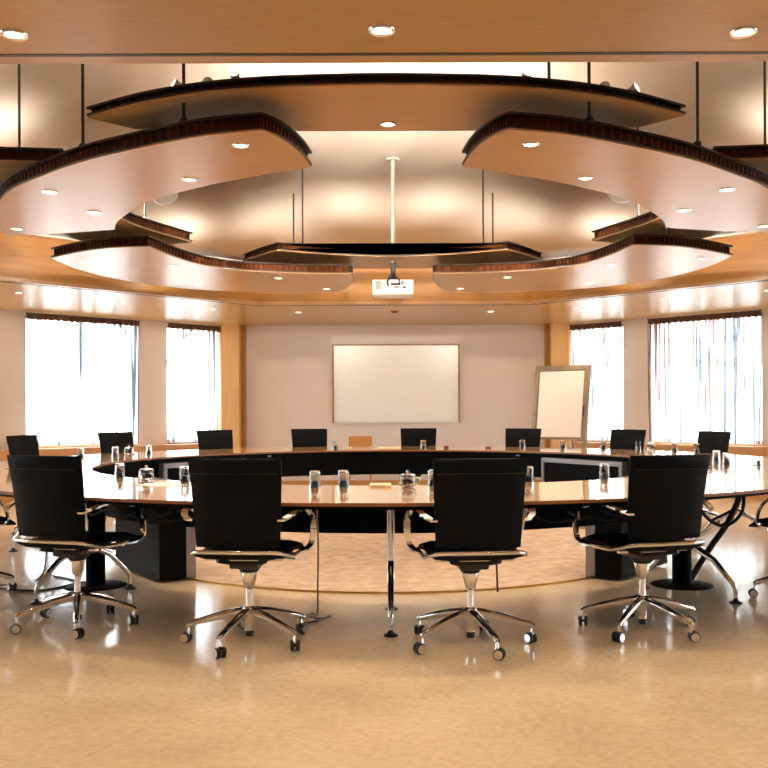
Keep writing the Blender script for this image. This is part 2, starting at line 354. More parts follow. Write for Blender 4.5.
# corner infill of the soffit over the front corners
for s in (-1, 1):
    m = MB(); m.prism([(s * 3.5, YF - 0.1), (s * (XS + 0.1), YF - 0.1), (s * (XS + 0.1), 2.5)], ZC, ZC + 0.04)
    struct(m.build('ceiling_corner', M_CEIL))
m = ring_slab(scaled(0.9985), scaled(1.004), ZC - 0.002, ZC + 0.012)  # dark ring put in for the shade of the gap
o = struct(m.build('trim_7', M_RIM)); o['label'] = 'dark strip drawn as the shadow line along the edge of the wooden ceiling'
m = ring_slab(scaled(0.979), scaled(0.9985), ZC + 0.002, ZC + 0.04)
o = struct(m.build('trim_8', M_PAN)); o['label'] = 'narrow raised wooden lip inside the shadow line'
m = ring_slab(scaled(1.0), scaled(1.012), ZC + 0.04, 3.04)
o = struct(m.build('trim_9', M_FASC)); o['label'] = 'orange wooden upstand around the recess'
m = ring_slab(scaled(0.985), scaled(1.014), 3.04, 3.065)
o = struct(m.build('trim_10', M_WALL)); o['label'] = 'white ledge on top of the wooden upstand'
# faceted plaster vault
def vault():
    m = MB(); bm = m.bm; lv = [(1.012, 3.05), (0.30, 3.05 + 0.47 * AP * 0.712), (0.0001, 3.05 + 0.47 * AP * 0.712)]
    rows = [[bm.verts.new((CO[0] + (x - CO[0]) * k, CO[1] + (y - CO[1]) * k, z)) for x, y in octa8] for k, z in lv]
    rows2 = [[bm.verts.new((CO[0] + (x - CO[0]) * k, CO[1] + (y - CO[1]) * k, z + 0.1)) for x, y in octa8] for k, z in lv]
    for a in (rows, rows2):
        for i in range(2):
            for j in range(8): bm.faces.new((a[i][j], a[i][(j + 1) % 8], a[i + 1][(j + 1) % 8], a[i + 1][j]))
    for j in range(8): bm.faces.new((rows[0][j], rows2[0][j], rows2[0][(j + 1) % 8], rows[0][(j + 1) % 8]))
    return m
o = struct(vault().build('ceiling_vault', M_DOME))
for p in o.data.polygons: p.use_smooth = True
o['kind'] = 'structure'; o['label'] = 'pale faceted plaster vault over the recess'
# roof lid closing the space above the soffit
def vz(x, y):
    # height of the vault underside at x,y
    dx = abs(x - CO[0]); dy = abs(y - CO[1]); a = max(dx, dy, (dx + dy) / S2 * (AP / ((AP + HS) / S2)))
    return min(3.05 + 0.47 * (AP * 1.012 - a), 3.05 + 0.47 * AP * 0.712)
# ------------------------------------------------------------------ suspended curved panels
def smooth_line(pts, n=8):
    out = []
    for i in range(len(pts) - 1):
        p0 = pts[max(i - 1, 0)]; p1 = pts[i]; p2 = pts[i + 1]; p3 = pts[min(i + 2, len(pts) - 1)]
        for k in range(n):
            t = k / n
            out.append(tuple(0.5 * (2 * p1[c] + (-p0[c] + p2[c]) * t + (2 * p0[c] - 5 * p1[c] + 4 * p2[c] - p3[c]) * t * t + (-p0[c] + 3 * p1[c] - 3 * p2[c] + p3[c]) * t ** 3) for c in (0, 1)))
    out.append(pts[-1]); return out
def outline(chains):
    out = []
    for c in chains:
        s = smooth_line(c) if len(c) > 2 else list(c)
        if out and (Vector(out[-1]) - Vector(s[0])).length < 1e-4: s = s[1:]
        out += s
    if (Vector(out[0]) - Vector(out[-1])).length < 1e-4: out.pop()
    return out
def resample(pts, step):
    out = []; n = len(pts)
    for i in range(n):
        a = Vector(pts[i]); b = Vector(pts[(i + 1) % n]); k = max(1, int(round((b - a).length / step)))
        for j in range(k): out.append(tuple(a.lerp(b, j / k)))
    return out
def inset(pts, d):
    n = len(pts); ar = 0.5 * sum(pts[i][0] * pts[(i + 1) % n][1] - pts[(i + 1) % n][0] * pts[i][1] for i in range(n)); sg = 1 if ar > 0 else -1
    out = []
    for i in range(n):
        a = Vector(pts[i - 1]); b = Vector(pts[i]); c = Vector(pts[(i + 1) % n]); t = (c - b).normalized() + (b - a).normalized()
        t.normalize(); nn = Vector((-t.y, t.x)) * sg; dd = d[i] if isinstance(d, list) else d
        out.append(tuple(b + nn * dd))
    return out
def panel(chains, z, h, label, mirror=False):
    pts = outline(chains)
    if mirror: pts = [(-x, y) for x, y in pts]
    cx = sum(p[0] for p in pts) / len(pts); cy = sum(p[1] for p in pts) / len(pts)
    loc = [(x - cx, y - cy) for x, y in pts]
    root = empty('suspended_panel', (cx, cy, z)); tag(root, label, 'ceiling panel', 'curved panels hung in the ceiling recess')
    MB().prism(loc, 0, 0.009).build('veneer_underside', M_PAN, root)
    MB().prism(inset(loc, -0.006), 0.0095, 0.020).build('bottom_edge', M_RIM, root)
    rs = resample(loc, 0.028); wv = inset(rs, [0.022 + (0.008 if i % 2 else 0.0) for i in range(len(rs))])
    MB().prism(wv, 0.020, h - 0.012).build('ribbed_rim', M_WEB, root)
    MB().prism(inset(loc, -0.006), h - 0.012, h).build('top_flange', M_RIM, root)
    return root
def arc(r, a0, a1, n, c=(0, 7.9)): return [(c[0] + r * math.sin(R(a0 + (a1 - a0) * i / n)), c[1] - r * math.cos(R(a0 + (a1 - a0) * i / n))) for i in range(n + 1)]
Bp = [[(-0.62, 4.65), (-0.952, 4.752), (-1.384, 5.0), (-1.72, 5.23), (-2.036, 5.517), (-2.36, 5.85), (-2.62, 6.25), (-2.9, 6.8), (-3.06, 7.40)],
      [(-3.06, 7.40), (-2.6, 7.32), (-2.13, 7.18)],
      [(-2.13, 7.18), (-2.0, 6.85), (-1.62, 6.24), (-1.19, 5.84), (-0.79, 5.56), (-0.437, 5.358)],
      [(-0.437, 5.358), (-0.463, 5.106), (-0.509, 4.89), (-0.566, 4.735), (-0.62, 4.65)]]
Dp = [[(-3.114, 8.51), (-2.748, 8.19), (-2.421, 8.0), (-2.064, 7.93)],
      [(-2.064, 7.93), (-2.0, 8.38), (-1.87, 8.87), (-1.67, 9.17), (-1.38, 9.37), (-0.952, 9.504), (-0.424, 9.574)],
      [(-0.424, 9.574), (-0.436, 10.0), (-0.50, 10.5), (-0.654, 11.03)],
      [(-0.654, 11.03), (-1.116, 11.08), (-1.62, 10.99), (-2.15, 10.82), (-2.58, 10.48), (-2.92, 9.864), (-3.1, 9.2), (-3.114, 8.51)]]
Ap = [[(-1.628, 5.07), (-1.285, 4.847), (-0.95, 4.70), (-0.626, 4.621), (-0.325, 4.590), (0, 4.578), (0.325, 4.590), (0.626, 4.621), (0.95, 4.70), (1.285, 4.847), (1.628, 5.07)],
      [(1.628, 5.07), (1.434, 5.277)], [(1.434, 5.277), (1.07, 5.314), (0.5, 5.333), (0, 5.335), (-0.5, 5.333), (-1.07, 5.314), (-1.434, 5.277)], [(-1.434, 5.277), (-1.628, 5.07)]]
Hp = [[(-1.15, 9.30), (-0.943, 9.42), (-0.549, 9.6), (0, 9.70), (0.549, 9.6), (0.943, 9.42), (1.15, 9.30)],
      [(1.15, 9.30), (1.40, 9.66), (1.616, 10.02)], [(1.616, 10.02), (1.06, 10.38), (0.5, 10.5), (0, 10.52), (-0.5, 10.5), (-1.06, 10.38), (-1.616, 10.02)], [(-1.616, 10.02), (-1.40, 9.66), (-1.15, 9.30)]]
Fp = [[(-1.90, 8.83), (-2.033, 8.503), (-2.15, 8.2), (-2.225, 7.915), (-2.25, 7.63), (-2.26, 7.1), (-2.20, 6.5), (-2.10, 5.99)],
      [(-2.10, 5.99), (-2.45, 5.95), (-2.80, 5.88)], [(-2.80, 5.88), (-3.05, 6.6), (-3.12, 7.4), (-3.05, 8.3), (-2.85, 8.9), (-2.6, 9.35)], [(-2.6, 9.35), (-2.3, 9.05), (-1.90, 8.83)]]
panel(Ap, 2.80, 0.058, 'upper curved wooden panel spanning the front of the recess, nearest and topmost')
panel(Bp, 2.60, 0.092, 'large lower curved panel at front left of the ceiling recess')
panel(Bp, 2.60, 0.092, 'large lower curved panel at front right of the ceiling recess', True)
panel(Fp, 2.80, 0.092, 'upper curved panel on the left side, above and between the two lower left panels')
panel(Fp, 2.80, 0.092, 'upper curved panel on the right side, above and between the two lower right panels', True)
panel(Dp, 2.60, 0.095, 'lower curved panel at back left, left of the projector')
panel(Dp, 2.60, 0.095, 'lower curved panel at back right, right of the projector', True)
panel(Hp, 2.80, 0.085, 'dark-edged upper curved panel at the back above the projector')
# hanging rods: (x, y, z of the panel top, which)
rods = [(-2.40, 6.05, 2.892, 'thin rod at the left edge hanging the upper left panel'),
        (-1.725, 5.28, 2.692, 'rod on the left hanging the front left panel, left of the upper front panel'),
        (-1.05, 4.84, 2.692, 'left rod passing the underside of the upper front panel, beside a spotlight'),
        (-2.20, 8.30, 2.892, 'rod over the inner edge of the upper left panel'),
        (-2.42, 8.12, 2.695, 'short rod at the near corner of the back left panel'),
        (-1.13, 10.55, 2.695, 'outer rod of the pair left of the projector'),
        (-0.98, 10.10, 2.885, 'inner rod of the pair left of the projector'),
        (2.47, 6.10, 2.892, 'thin rod at the right edge hanging the upper right panel'),
        (1.765, 5.28, 2.692, 'rod on the right hanging the front right panel, right of the upper front panel'),
        (1.06, 4.84, 2.692, 'right rod passing the underside of the upper front panel'),
        (0.90, 5.14, 2.858, 'rod hanging the upper front panel right of its glowing spotlight'),
        (2.20, 8.30, 2.892, 'rod over the inner edge of the upper right panel'),
        (2.42, 8.12, 2.695, 'short rod at the near corner of the back right panel'),
        (1.13, 10.55, 2.695, 'outer rod of the pair right of the projector'),
        (0.98, 10.10, 2.885, 'inner rod of the pair right of the projector')]
for x, y, z, lab in rods:
    zt = 2.80 if 'near corner' in lab else vz(x, y)
    r_ = empty('hanging_rod', (x, y, z)); tag(r_, lab, 'rod', 'steel rods carrying the ceiling panels')
    MB().tube([(0, 0, 0), (0, 0, zt - z - 0.004)], 0.009, 8).build('rod', M_ROD, r_, True)
    MB().lathe([(0.022, 0.0), (0.022, 0.02), (0.012, 0.03)], (0, 0, 0), 12).build('clamp', M_RIM, r_, True)
# ------------------------------------------------------------------ downlights
def make_downlight():
    root = empty('ceiling_light', (0, 0, 0))
    MB().lathe([(0.034, -0.002), (0.036, -0.006), (0.046, -0.006), (0.048, -0.001), (0.034, -0.001)], seg=24).build('trim_ring', M_CHR, root, True)
    MB().lathe([(0.0, -0.003), (0.033, -0.003), (0.033, -0.001), (0.0, -0.001)], seg=20).build('lens', M_LAMP, root)
    return root
proto = make_downlight(); proto['category'] = 'ceiling light'
DL = []
for s, side in ((-1, 'left'), (1, 'right')):
    for (x, y), w_ in zip([(0.765, 4.91), (1.20, 5.63), (2.16, 5.93), (2.075, 6.54), (2.86, 7.13)], ['nearest the middle', 'second from the middle', 'near the outer edge', 'near the inner edge', 'at the far end']):
        DL.append((s * x, y, 2.60, 'small round downlight in the front %s panel, %s' % (side, w_)))
    for (x, y), w_ in zip([(2.885, 8.66), (2.105, 8.98), (2.18, 10.3), (1.21, 9.83), (0.77, 10.72)], ['at its outer end', 'by its inner edge', 'by its outer edge', 'towards the projector', 'closest to the projector']):
        DL.append((s * x, y, 2.60, 'small round downlight in the back %s panel, %s' % (side, w_)))
    for (x, y), w_ in zip([(4.2, 10.44), (3.27, 11.24), (2.385, 12.18), (1.30, 12.6)], ['above the wide window, outermost', 'above the wide window', 'above the narrow window', 'above the end of the whiteboard']):
        DL.append((s * x, y, ZC, 'small downlight, lower ceiling on the %s, %s' % (side, w_)))
    DL.append((s * 1.286, 3.28, ZC, 'big downlight at the top %s of the photo in the near ceiling' % side))
    DL.append((s * 3.6, 3.2, ZC, 'downlight in the near wooden ceiling beyond the %s edge' % side))
    DL.append((s * 5.4, 7.6, ZC, 'downlight in the side ceiling beyond the %s edge' % side))
DL.append((0.011, 3.255, ZC, 'large-looking downlight at the top middle of the photo in the near wooden ceiling'))
DL.append((0.008, 5.20, 2.80, 'downlight in the middle of the upper front panel'))
for x in (-1.3, 0.0, 1.3): DL.append((x, 1.3, ZC, 'downlight in the ceiling above the camera, %s' % {-1.3: 'left', 0.0: 'middle', 1.3: 'right'}[x]))
for i, (x, y, z, lab) in enumerate(DL):
    o = proto if i == 0 else copy_tree(proto)
    o.location = (x, y, z); tag(o, lab, 'ceiling light', 'round downlights')
    l = spot_light(o, (0, 0, -0.02), K_SPOT, R(105), 0.7)
# smoke detector / dim sensor
o = MB().lathe([(0.0, -0.03), (0.03, -0.028), (0.05, -0.012), (0.052, 0.0), (0.0, 0.0)], seg=20).build('ceiling_sensor', M_REDW, None, True)
o.location = (0.003, 12.5, ZC); tag(o, 'small dark round sensor in the lower ceiling above the whiteboard', 'sensor')
# ceiling speakers on the vault facets
for s in (-1, 1):
    y = 9.9; x = 2.42
    for _ in range(3): pass
    z = vz(s * x, y); nrm = Vector((s * -0.47 / S2, -0.47 / S2, -1)).normalized()
    root = empty('ceiling_speaker', (s * x, y, z)); root.rotation_euler = nrm.to_track_quat('Z', 'Y').to_euler()
    MB().lathe([(0.115, 0.002), (0.115, 0.012), (0.13, 0.014), (0.135, 0.002)], seg=32).build('bezel', M_WPL, root, True)
    MB().lathe([(0.0, 0.010), (0.114, 0.008), (0.114, 0.002), (0.0, 0.002)], seg=32).build('grille', M_GRIL, root, True)
    tag(root, 'round speaker set in the %s slope of the plaster vault' % ('left' if s < 0 else 'right'), 'speaker', 'vault speakers')
# ------------------------------------------------------------------ spotlights standing on panels
def uplight(x, y, z, aim, label, lit=True, power=None, h=0.07, show=True, size=95):
    d = (Vector(aim) - Vector((x, y, z + h))).normalized()
    root = empty('spotlight', (x, y, z)); tag(root, label, 'spotlight', 'small spotlights on the ceiling panels')
    MB().tube([(0, 0, 0), (0, 0, h - 0.02)], 0.006, 8).lathe([(0.022, 0), (0.022, 0.012), (0.008, 0.014)], seg=14).build('stem', M_ROD, root, True)
    q = d.to_track_quat('Z', 'Y').to_matrix().to_4x4(); c = Vector((0, 0, h))
    hd = MB().lathe([(0.012, -0.035), (0.02, -0.03), (0.028, 0.02), (0.03, 0.03), (0.026, 0.03), (0.022, 0.0), (0.0, -0.005)], seg=18)
    bmesh.ops.transform(hd.bm, matrix=Matrix.Translation(c) @ q, verts=hd.bm.verts[:]); hd.build('head', M_GREYP, root, True)
    ln = MB().lathe([(0.0, 0.018), (0.025, 0.018), (0.025, 0.022), (0.0, 0.026)], seg=16)
    bmesh.ops.transform(ln.bm, matrix=Matrix.Translation(c) @ q, verts=ln.bm.verts[:]); ln.build('lens', M_LAMPUP if lit else M_GREYP, root, True)
    if lit:
        spot_light(root, c + d * 0.045, power or K_UP, R(size), 1.0, (1.0, 0.87, 0.73), aim=c + d * 2, rad=0.03)
zA = 2.858
uplight(-1.10, 4.93, zA, (-2.2, 4.2, 3.5), 'angled spotlight on the upper front panel, near its left end', h=0.06)
uplight(-0.93, 4.85, zA, (-0.95, 6.5, 4.0), 'unlit spotlight on the upper front panel, between two lit ones', lit=False, h=0.045)
uplight(-0.78, 4.82, zA, (-0.9, 3.0, 3.6), 'glowing spotlight on the upper front panel left of centre', h=0.08)
uplight(-1.25, 5.0, zA, (-1.6, 6.5, 4.0), 'short unlit spotlight at the left end of the upper front panel', lit=False, h=0.03)
uplight(0.73, 4.80, zA, (0.9, 3.0, 3.6), 'glowing spotlight on the upper front panel right of centre', h=0.07)
uplight(1.17, 4.95, zA, (1.2, 6.5, 4.0), 'small unlit spotlight on the upper front panel, right side', lit=False, h=0.05)
uplight(1.33, 5.02, zA, (2.3, 4.3, 3.5), 'angled lit spotlight at the right end of the upper front panel', h=0.06)
for s, side in ((-1, 'left'), (1, 'right')):
    for x, y, z, ax, ay, lab, k in [
        (0.52, 10.42, 2.885, 0.58, 11.5, 'spotlight on the back panel, %s of the projector pole', 1.0),
        (1.35, 10.75, 2.695, 1.6, 11.4, 'added spotlight on the outer edge of the back %s panel', 0.8),  # in-between head added to even out the light on the vault
        (2.25, 10.45, 2.695, 3.0, 10.9, 'spotlight on the back %s panel towards its outer end', 1.0),
        (2.95, 9.20, 2.695, 3.9, 9.5, 'spotlight at the outer end of the back %s panel', 0.9),
        (3.02, 7.5, 2.892, 3.8, 7.5, 'spotlight on the middle of the upper %s panel', 1.1),
        (2.92, 6.4, 2.892, 3.5, 6.0, 'added spotlight at the near end of the upper %s panel', 1.0),  # head added to spread light over the side facets
        (1.90, 5.8, 2.692, 2.1, 5.6, 'spotlight on top of the front %s panel', 1.0),
        (1.05, 5.45, 2.692, 0.9, 5.9, 'spotlight at the inner edge of the front %s panel', 1.3)]:
        uplight(s * x, y, z, (s * ax, ay, z + 0.8), lab % side, size=160, power=K_UP * k)
    uplight(s * 1.45, 5.75, 2.692, (s * -0.7, 10.6, 4.05), 'added fill spotlight on the front %s panel aimed at the back of the vault' % side, size=80, power=K_UP * 20)  # unseen extra head, added to fill the vault with light
    uplight(s * 2.70, 7.9, 2.892, (s * -2.8, 9.4, 4.0), 'added fill spotlight on the upper %s panel aimed across the vault' % side, size=80, power=K_UP * 18)  # another unseen head, added to brighten the vault from the side
# ------------------------------------------------------------------ projector
root = empty('projector', (0.0, 10.0, 2.50)); tag(root, 'white ceiling projector hung on a pale pole in front of the whiteboard wall', 'projector')
MB().box((0, 0, 0), (0.44, 0.34, 0.165), bev=0.018).build('housing', M_WPL, root)
MB().box((-0.155, -0.172, 0.02), (0.06, 0.006, 0.09)).build('vent_grille', M_GREYP, root)
m = MB(); m.box((0.03, -0.172, 0.03), (0.10, 0.006, 0.022)); m.box((0.04, -0.172, 0.0), (0.05, 0.006, 0.014)); m.box((0.12, -0.172, -0.002), (0.03, 0.006, 0.022)); m.box((0.10, -0.172, 0.045), (0.02, 0.006, 0.025))
m.build('connector_panel', M_RUB, root)
m = MB(); m.tube([(-0.05, -0.178, 0.01), (-0.06, -0.19, 0.05), (-0.04, -0.17, 0.1), (-0.01, -0.06, 0.16)], 0.009, 8); m.tube([(0.06, -0.175, 0.03), (0.07, -0.2, 0.07), (0.02, -0.1, 0.13), (0.01, -0.03, 0.18)], 0.007, 8)
m.build('cable', M_RUB, root, True)
MB().tube([(0, 0, 0.08), (0, 0, 0.28)], 0.028, 14).box((0, 0, 0.10), (0.09, 0.07, 0.03)).build('mount', M_RUB, root, True)
# pole rises through a gap behind the dark-edged panel
zt = vz(0, 10.0) - 2.50
MB().tube([(0, 0, 0.28), (0, 0, zt - 0.005)], 0.024, 14).build('pole', M_GREYP, root, True)
MB().lathe([(0.07, 0), (0.07, 0.02), (0.03, 0.03)], (0, 0, zt - 0.035), 20).build('ceiling_plate', M_GRIL, root, True)
# ------------------------------------------------------------------ table ring
tb = empty('conference_table', (0, 8.2, 0)); tag(tb, 'large ring-shaped wooden conference table with black modesty panels', 'table')
RI, RO = 2.52, 3.60
MB().arcwall((0, 0), RI, RO, 0, 2 * math.pi, 0.724, 0.74, 144, True).build('tabletop', M_TABLE, tb, True)
MB().arcwall((0, 0), RO, RO + 0.006, 0, 2 * math.pi, 0.7225, 0.7395, 144, True).arcwall((0, 0), RI - 0.006, RI, 0, 2 * math.pi, 0.7225, 0.7395, 144, True).build('edge_band', M_EDGE, tb, True)
MB().arcwall((0, 0), RI + 0.03, RO - 0.05, 0, 2 * math.pi, 0.700, 0.724, 144, True).build('underframe', M_BLKP, tb, True)
PA = [(-30, 30), (30, 62), (62, 118), (118, 150), (150, 210), (210, 242), (242, 298), (298, 330)]
for a0, a1 in PA:
    MB().arcwall((0, 0), RI + 0.045, RI + 0.065, R(a0 + 0.04), R(a1 - 0.04), 0.455, 0.700, 24).build('modesty_panel', M_BLKP, tb, True)
    MB().arcwall((0, 0), RI + 0.10, RI + 0.26, R(a0 + 2), R(a1 - 2), 0.60, 0.69, 24).build('cable_tray', M_BLKP, tb, True)
# floor-standing cable cabinets at four places of the ring's inner edge
for a, rr, wd in ((-53, 2.20, 0.86), (53, 2.20, 0.86), (125, 2.47, 1.12), (-125, 2.47, 1.12)):
    rt = empty('cable_cabinet', (rr * math.sin(R(a)), -rr * math.cos(R(a)), 0), R(a)); rt.parent = tb
    MB().box((0, 0.0, 0.35), (wd, 0.26, 0.66), bev=0.004).build('cabinet_body', M_BLKP, rt)
    f = MB(); e = 0.035
    for yy in (0.134,):
        f.box((-wd / 2 + e / 2, yy, 0.35), (e, 0.012, 0.66)); f.box((wd / 2 - e / 2, yy, 0.35), (e, 0.012, 0.66)); f.box((0, yy, 0.66), (wd, 0.012, 0.045)); f.box((0, yy, 0.04), (wd, 0.012, 0.04))
    for xx in (-wd / 2 - 0.004, wd / 2 + 0.004): f.box((xx, 0.10, 0.35), (0.008, 0.07, 0.66))
    f.build('aluminium_frame', M_ALU, rt)
# trestle legs
def make_trestle():
    g = empty('trestle_leg', (0, 0, 0))
    m = MB(); m.tube([(0, 0, 0.30), (0, 0, 0.69)], 0.024, 14)
    for y0, y1 in ((0.0, 0.33), (0.0, -0.33)):
        m.tube([(0, y0, 0.34), (0, y1 * 0.55, 0.25), (0, y1 * 0.95, 0.115), (0, y1, 0.09), (0, y1, 0.03)], [0.022, 0.019, 0.016, 0.013, 0.011], 12)
    m.box((0, 0, 0.692), (0.05, 0.8, 0.014)); m.box((0, 0, 0.68), (0.26, 0.10, 0.012))
    m.build('leg_frame', M_CHR, g, True)
    for y in (0.33, -0.33): MB().lathe([(0.0, 0.032), (0.012, 0.032), (0.016, 0.018), (0.038, 0.008), (0.038, 0.0), (0.0, 0.0)], (0, y, 0.0005), 18).build('foot_pad', M_RUB, g, True)
    return g
tp = make_trestle(); first = True
for a in (0.3, -42.5, 41.0, -86, 84, -147, 147):
    g = tp if first else copy_tree(tp); first = False
    rr = 2.93; g.parent = tb; g.location = (rr * math.sin(R(a)), -rr * math.cos(R(a)), 0); g.rotation_euler = (0, 0, R(a))
# power column with disc base beside the front cabinets
for a, lab in ((-48, 1), (47, 2)):
    rr = 2.72
    m = MB().lathe([(0.0, 0.012), (0.19, 0.008), (0.21, 0.0), (0.0, 0.0)], (rr * math.sin(R(a)), -rr * math.cos(R(a)), 0.001), 30)
    m.tube([(rr * math.sin(R(a)), -rr * math.cos(R(a)), 0.01), (rr * math.sin(R(a)), -rr * math.cos(R(a)), 0.70)], 0.065, 18)
    m.build('power_column', M_BLKP, tb, True)
# cables under the table
def cable(pts, r, lab, name='cable', mt=None):
    o = MB().tube(smooth3(pts), r, 8).build(name, mt or M_RUB, None, True); tag(o, lab, 'cable'); return o
def smooth3(pts, n=8):
    out = []
    for i in range(len(pts) - 1):
        p0 = pts[max(i - 1, 0)]; p1 = pts[i]; p2 = pts[i + 1]; p3 = pts[min(i + 2, len(pts) - 1)]
        for k in range(n):
            t = k / n
            out.append(tuple(0.5 * (2 * p1[c] + (-p0[c] + p2[c]) * t + (2 * p0[c] - 5 * p1[c] + 4 * p2[c] - p3[c]) * t * t + (-p0[c] + 3 * p1[c] - 3 * p2[c] + p3[c]) * t ** 3) for c in (0, 1, 2)))
    out.append(pts[-1]); return out
cable([(-0.415, 5.40, 0.62), (-0.41, 5.42, 0.4), (-0.415, 5.44, 0.15), (-0.42, 5.46, 0.012), (-0.44, 5.40, 0.006), (-0.40, 5.34, 0.006), (-0.34, 5.42, 0.006)], 0.005, 'thin grey cable hanging to the floor left of the centre table leg', mt=M_ALU)
cable([(-0.44, 5.47, 0.006), (-0.50, 5.36, 0.006), (-0.49, 5.22, 0.006), (-0.40, 5.28, 0.006)], 0.004, 'loose cable loop on the floor by the hanging grey cable')
cable([(0.64, 5.55, 0.62), (0.64, 5.55, 0.4), (0.65, 5.56, 0.11)], 0.006, 'dark cable end dangling below the table behind the right middle chair')
cable([(2.42, 6.4, 0.68), (2.40, 6.42, 0.56), (2.32, 6.42, 0.40), (2.22, 6.42, 0.26), (2.12, 6.40, 0.12), (2.06, 6.38, 0.03)], 0.022, 'thick black cable hose curving down under the right side of the table')
cable([(2.06, 6.30, 0.66), (2.10, 6.24, 0.50), (2.22, 6.2, 0.42), (2.35, 6.22, 0.50), (2.40, 6.30, 0.66)], 0.012, 'sagging black cable under the right side of the table')
cable([(-2.5, 6.7, 0.60), (-2.48, 6.7, 0.3), (-2.5, 6.62, 0.01), (-2.7, 6.35, 0.006), (-2.35, 6.2, 0.006), (-2.2, 6.5, 0.006), (-2.45, 6.75, 0.006)], 0.006, 'thin cable looping on the floor under the left side of the table')
for s in (-1, 1):
    m = MB()
    for k in range(5):
        a = R(s * (16 + 5 * k)); rr = 2.9 + 0.06 * random.random(); pts = []
        for j in range(7):
            aa = a + R(s * j * 1.6); pts.append((rr * math.sin(aa), -rr * math.cos(aa), 0.60 - 0.075 * math.sin(math.pi * j / 6) * (0.6 + 0.4 * random.random())))
        m.tube(smooth3(pts, 4), 0.007, 6)
    m.build('cable_bundle', M_RUB, tb, True)
# ------------------------------------------------------------------ chairs
def rr_slab(mb, w0, w1, rows, th):
    """upholstered slab following rows of (y, z); widths w0 (bottom) to w1 (top)"""
    n = len(rows); nx = 8; F_ = []; B_ = []
    for i, (y, z) in enumerate(rows):
        t = (z - rows[0][1]) / (rows[-1][1] - rows[0][1]) if abs(rows[-1][1] - rows[0][1]) > 0.2 else i / (n - 1); hw = (w0 + (w1 - w0) * t) / 2
        ya, za = rows[max(i - 1, 0)]; yb, zb = rows[min(i + 1, n - 1)]; d = Vector((0, yb - ya, zb - za)).normalized(); nn = Vector((0, -d.z, d.y))
        e = min(1, min(i, n - 1 - i) / 1.5 + 0.25)
        fr = []; br = []
        for k in range(nx + 1):
            u = -1 + 2 * k / nx; ee = min(1, (1 - abs(u)) * 5 + 0.25) * e; cv = 0.028 * u * u
            p = Vector((hw * u, y + cv, z)); fr.append(mb.bm.verts.new(p + nn * th / 2 * ee)); br.append(mb.bm.verts.new(p - nn * th / 2 * ee))
        F_.append(fr); B_.append(br)
    f = mb.bm.faces.new
    for i in range(n - 1):
        for k in range(nx):
            f((F_[i][k], F_[i][k + 1], F_[i + 1][k + 1], F_[i + 1][k])); f((B_[i][k], B_[i + 1][k], B_[i + 1][k + 1], B_[i][k + 1]))
        f((F_[i][0], F_[i + 1][0], B_[i + 1][0], B_[i][0])); f((F_[i][nx], B_[i][nx], B_[i + 1][nx], F_[i + 1][nx]))
    for k in range(nx):
        f((F_[0][k], B_[0][k], B_[0][k + 1], F_[0][k + 1])); f((F_[-1][k], F_[-1][k + 1], B_[-1][k + 1], B_[-1][k]))
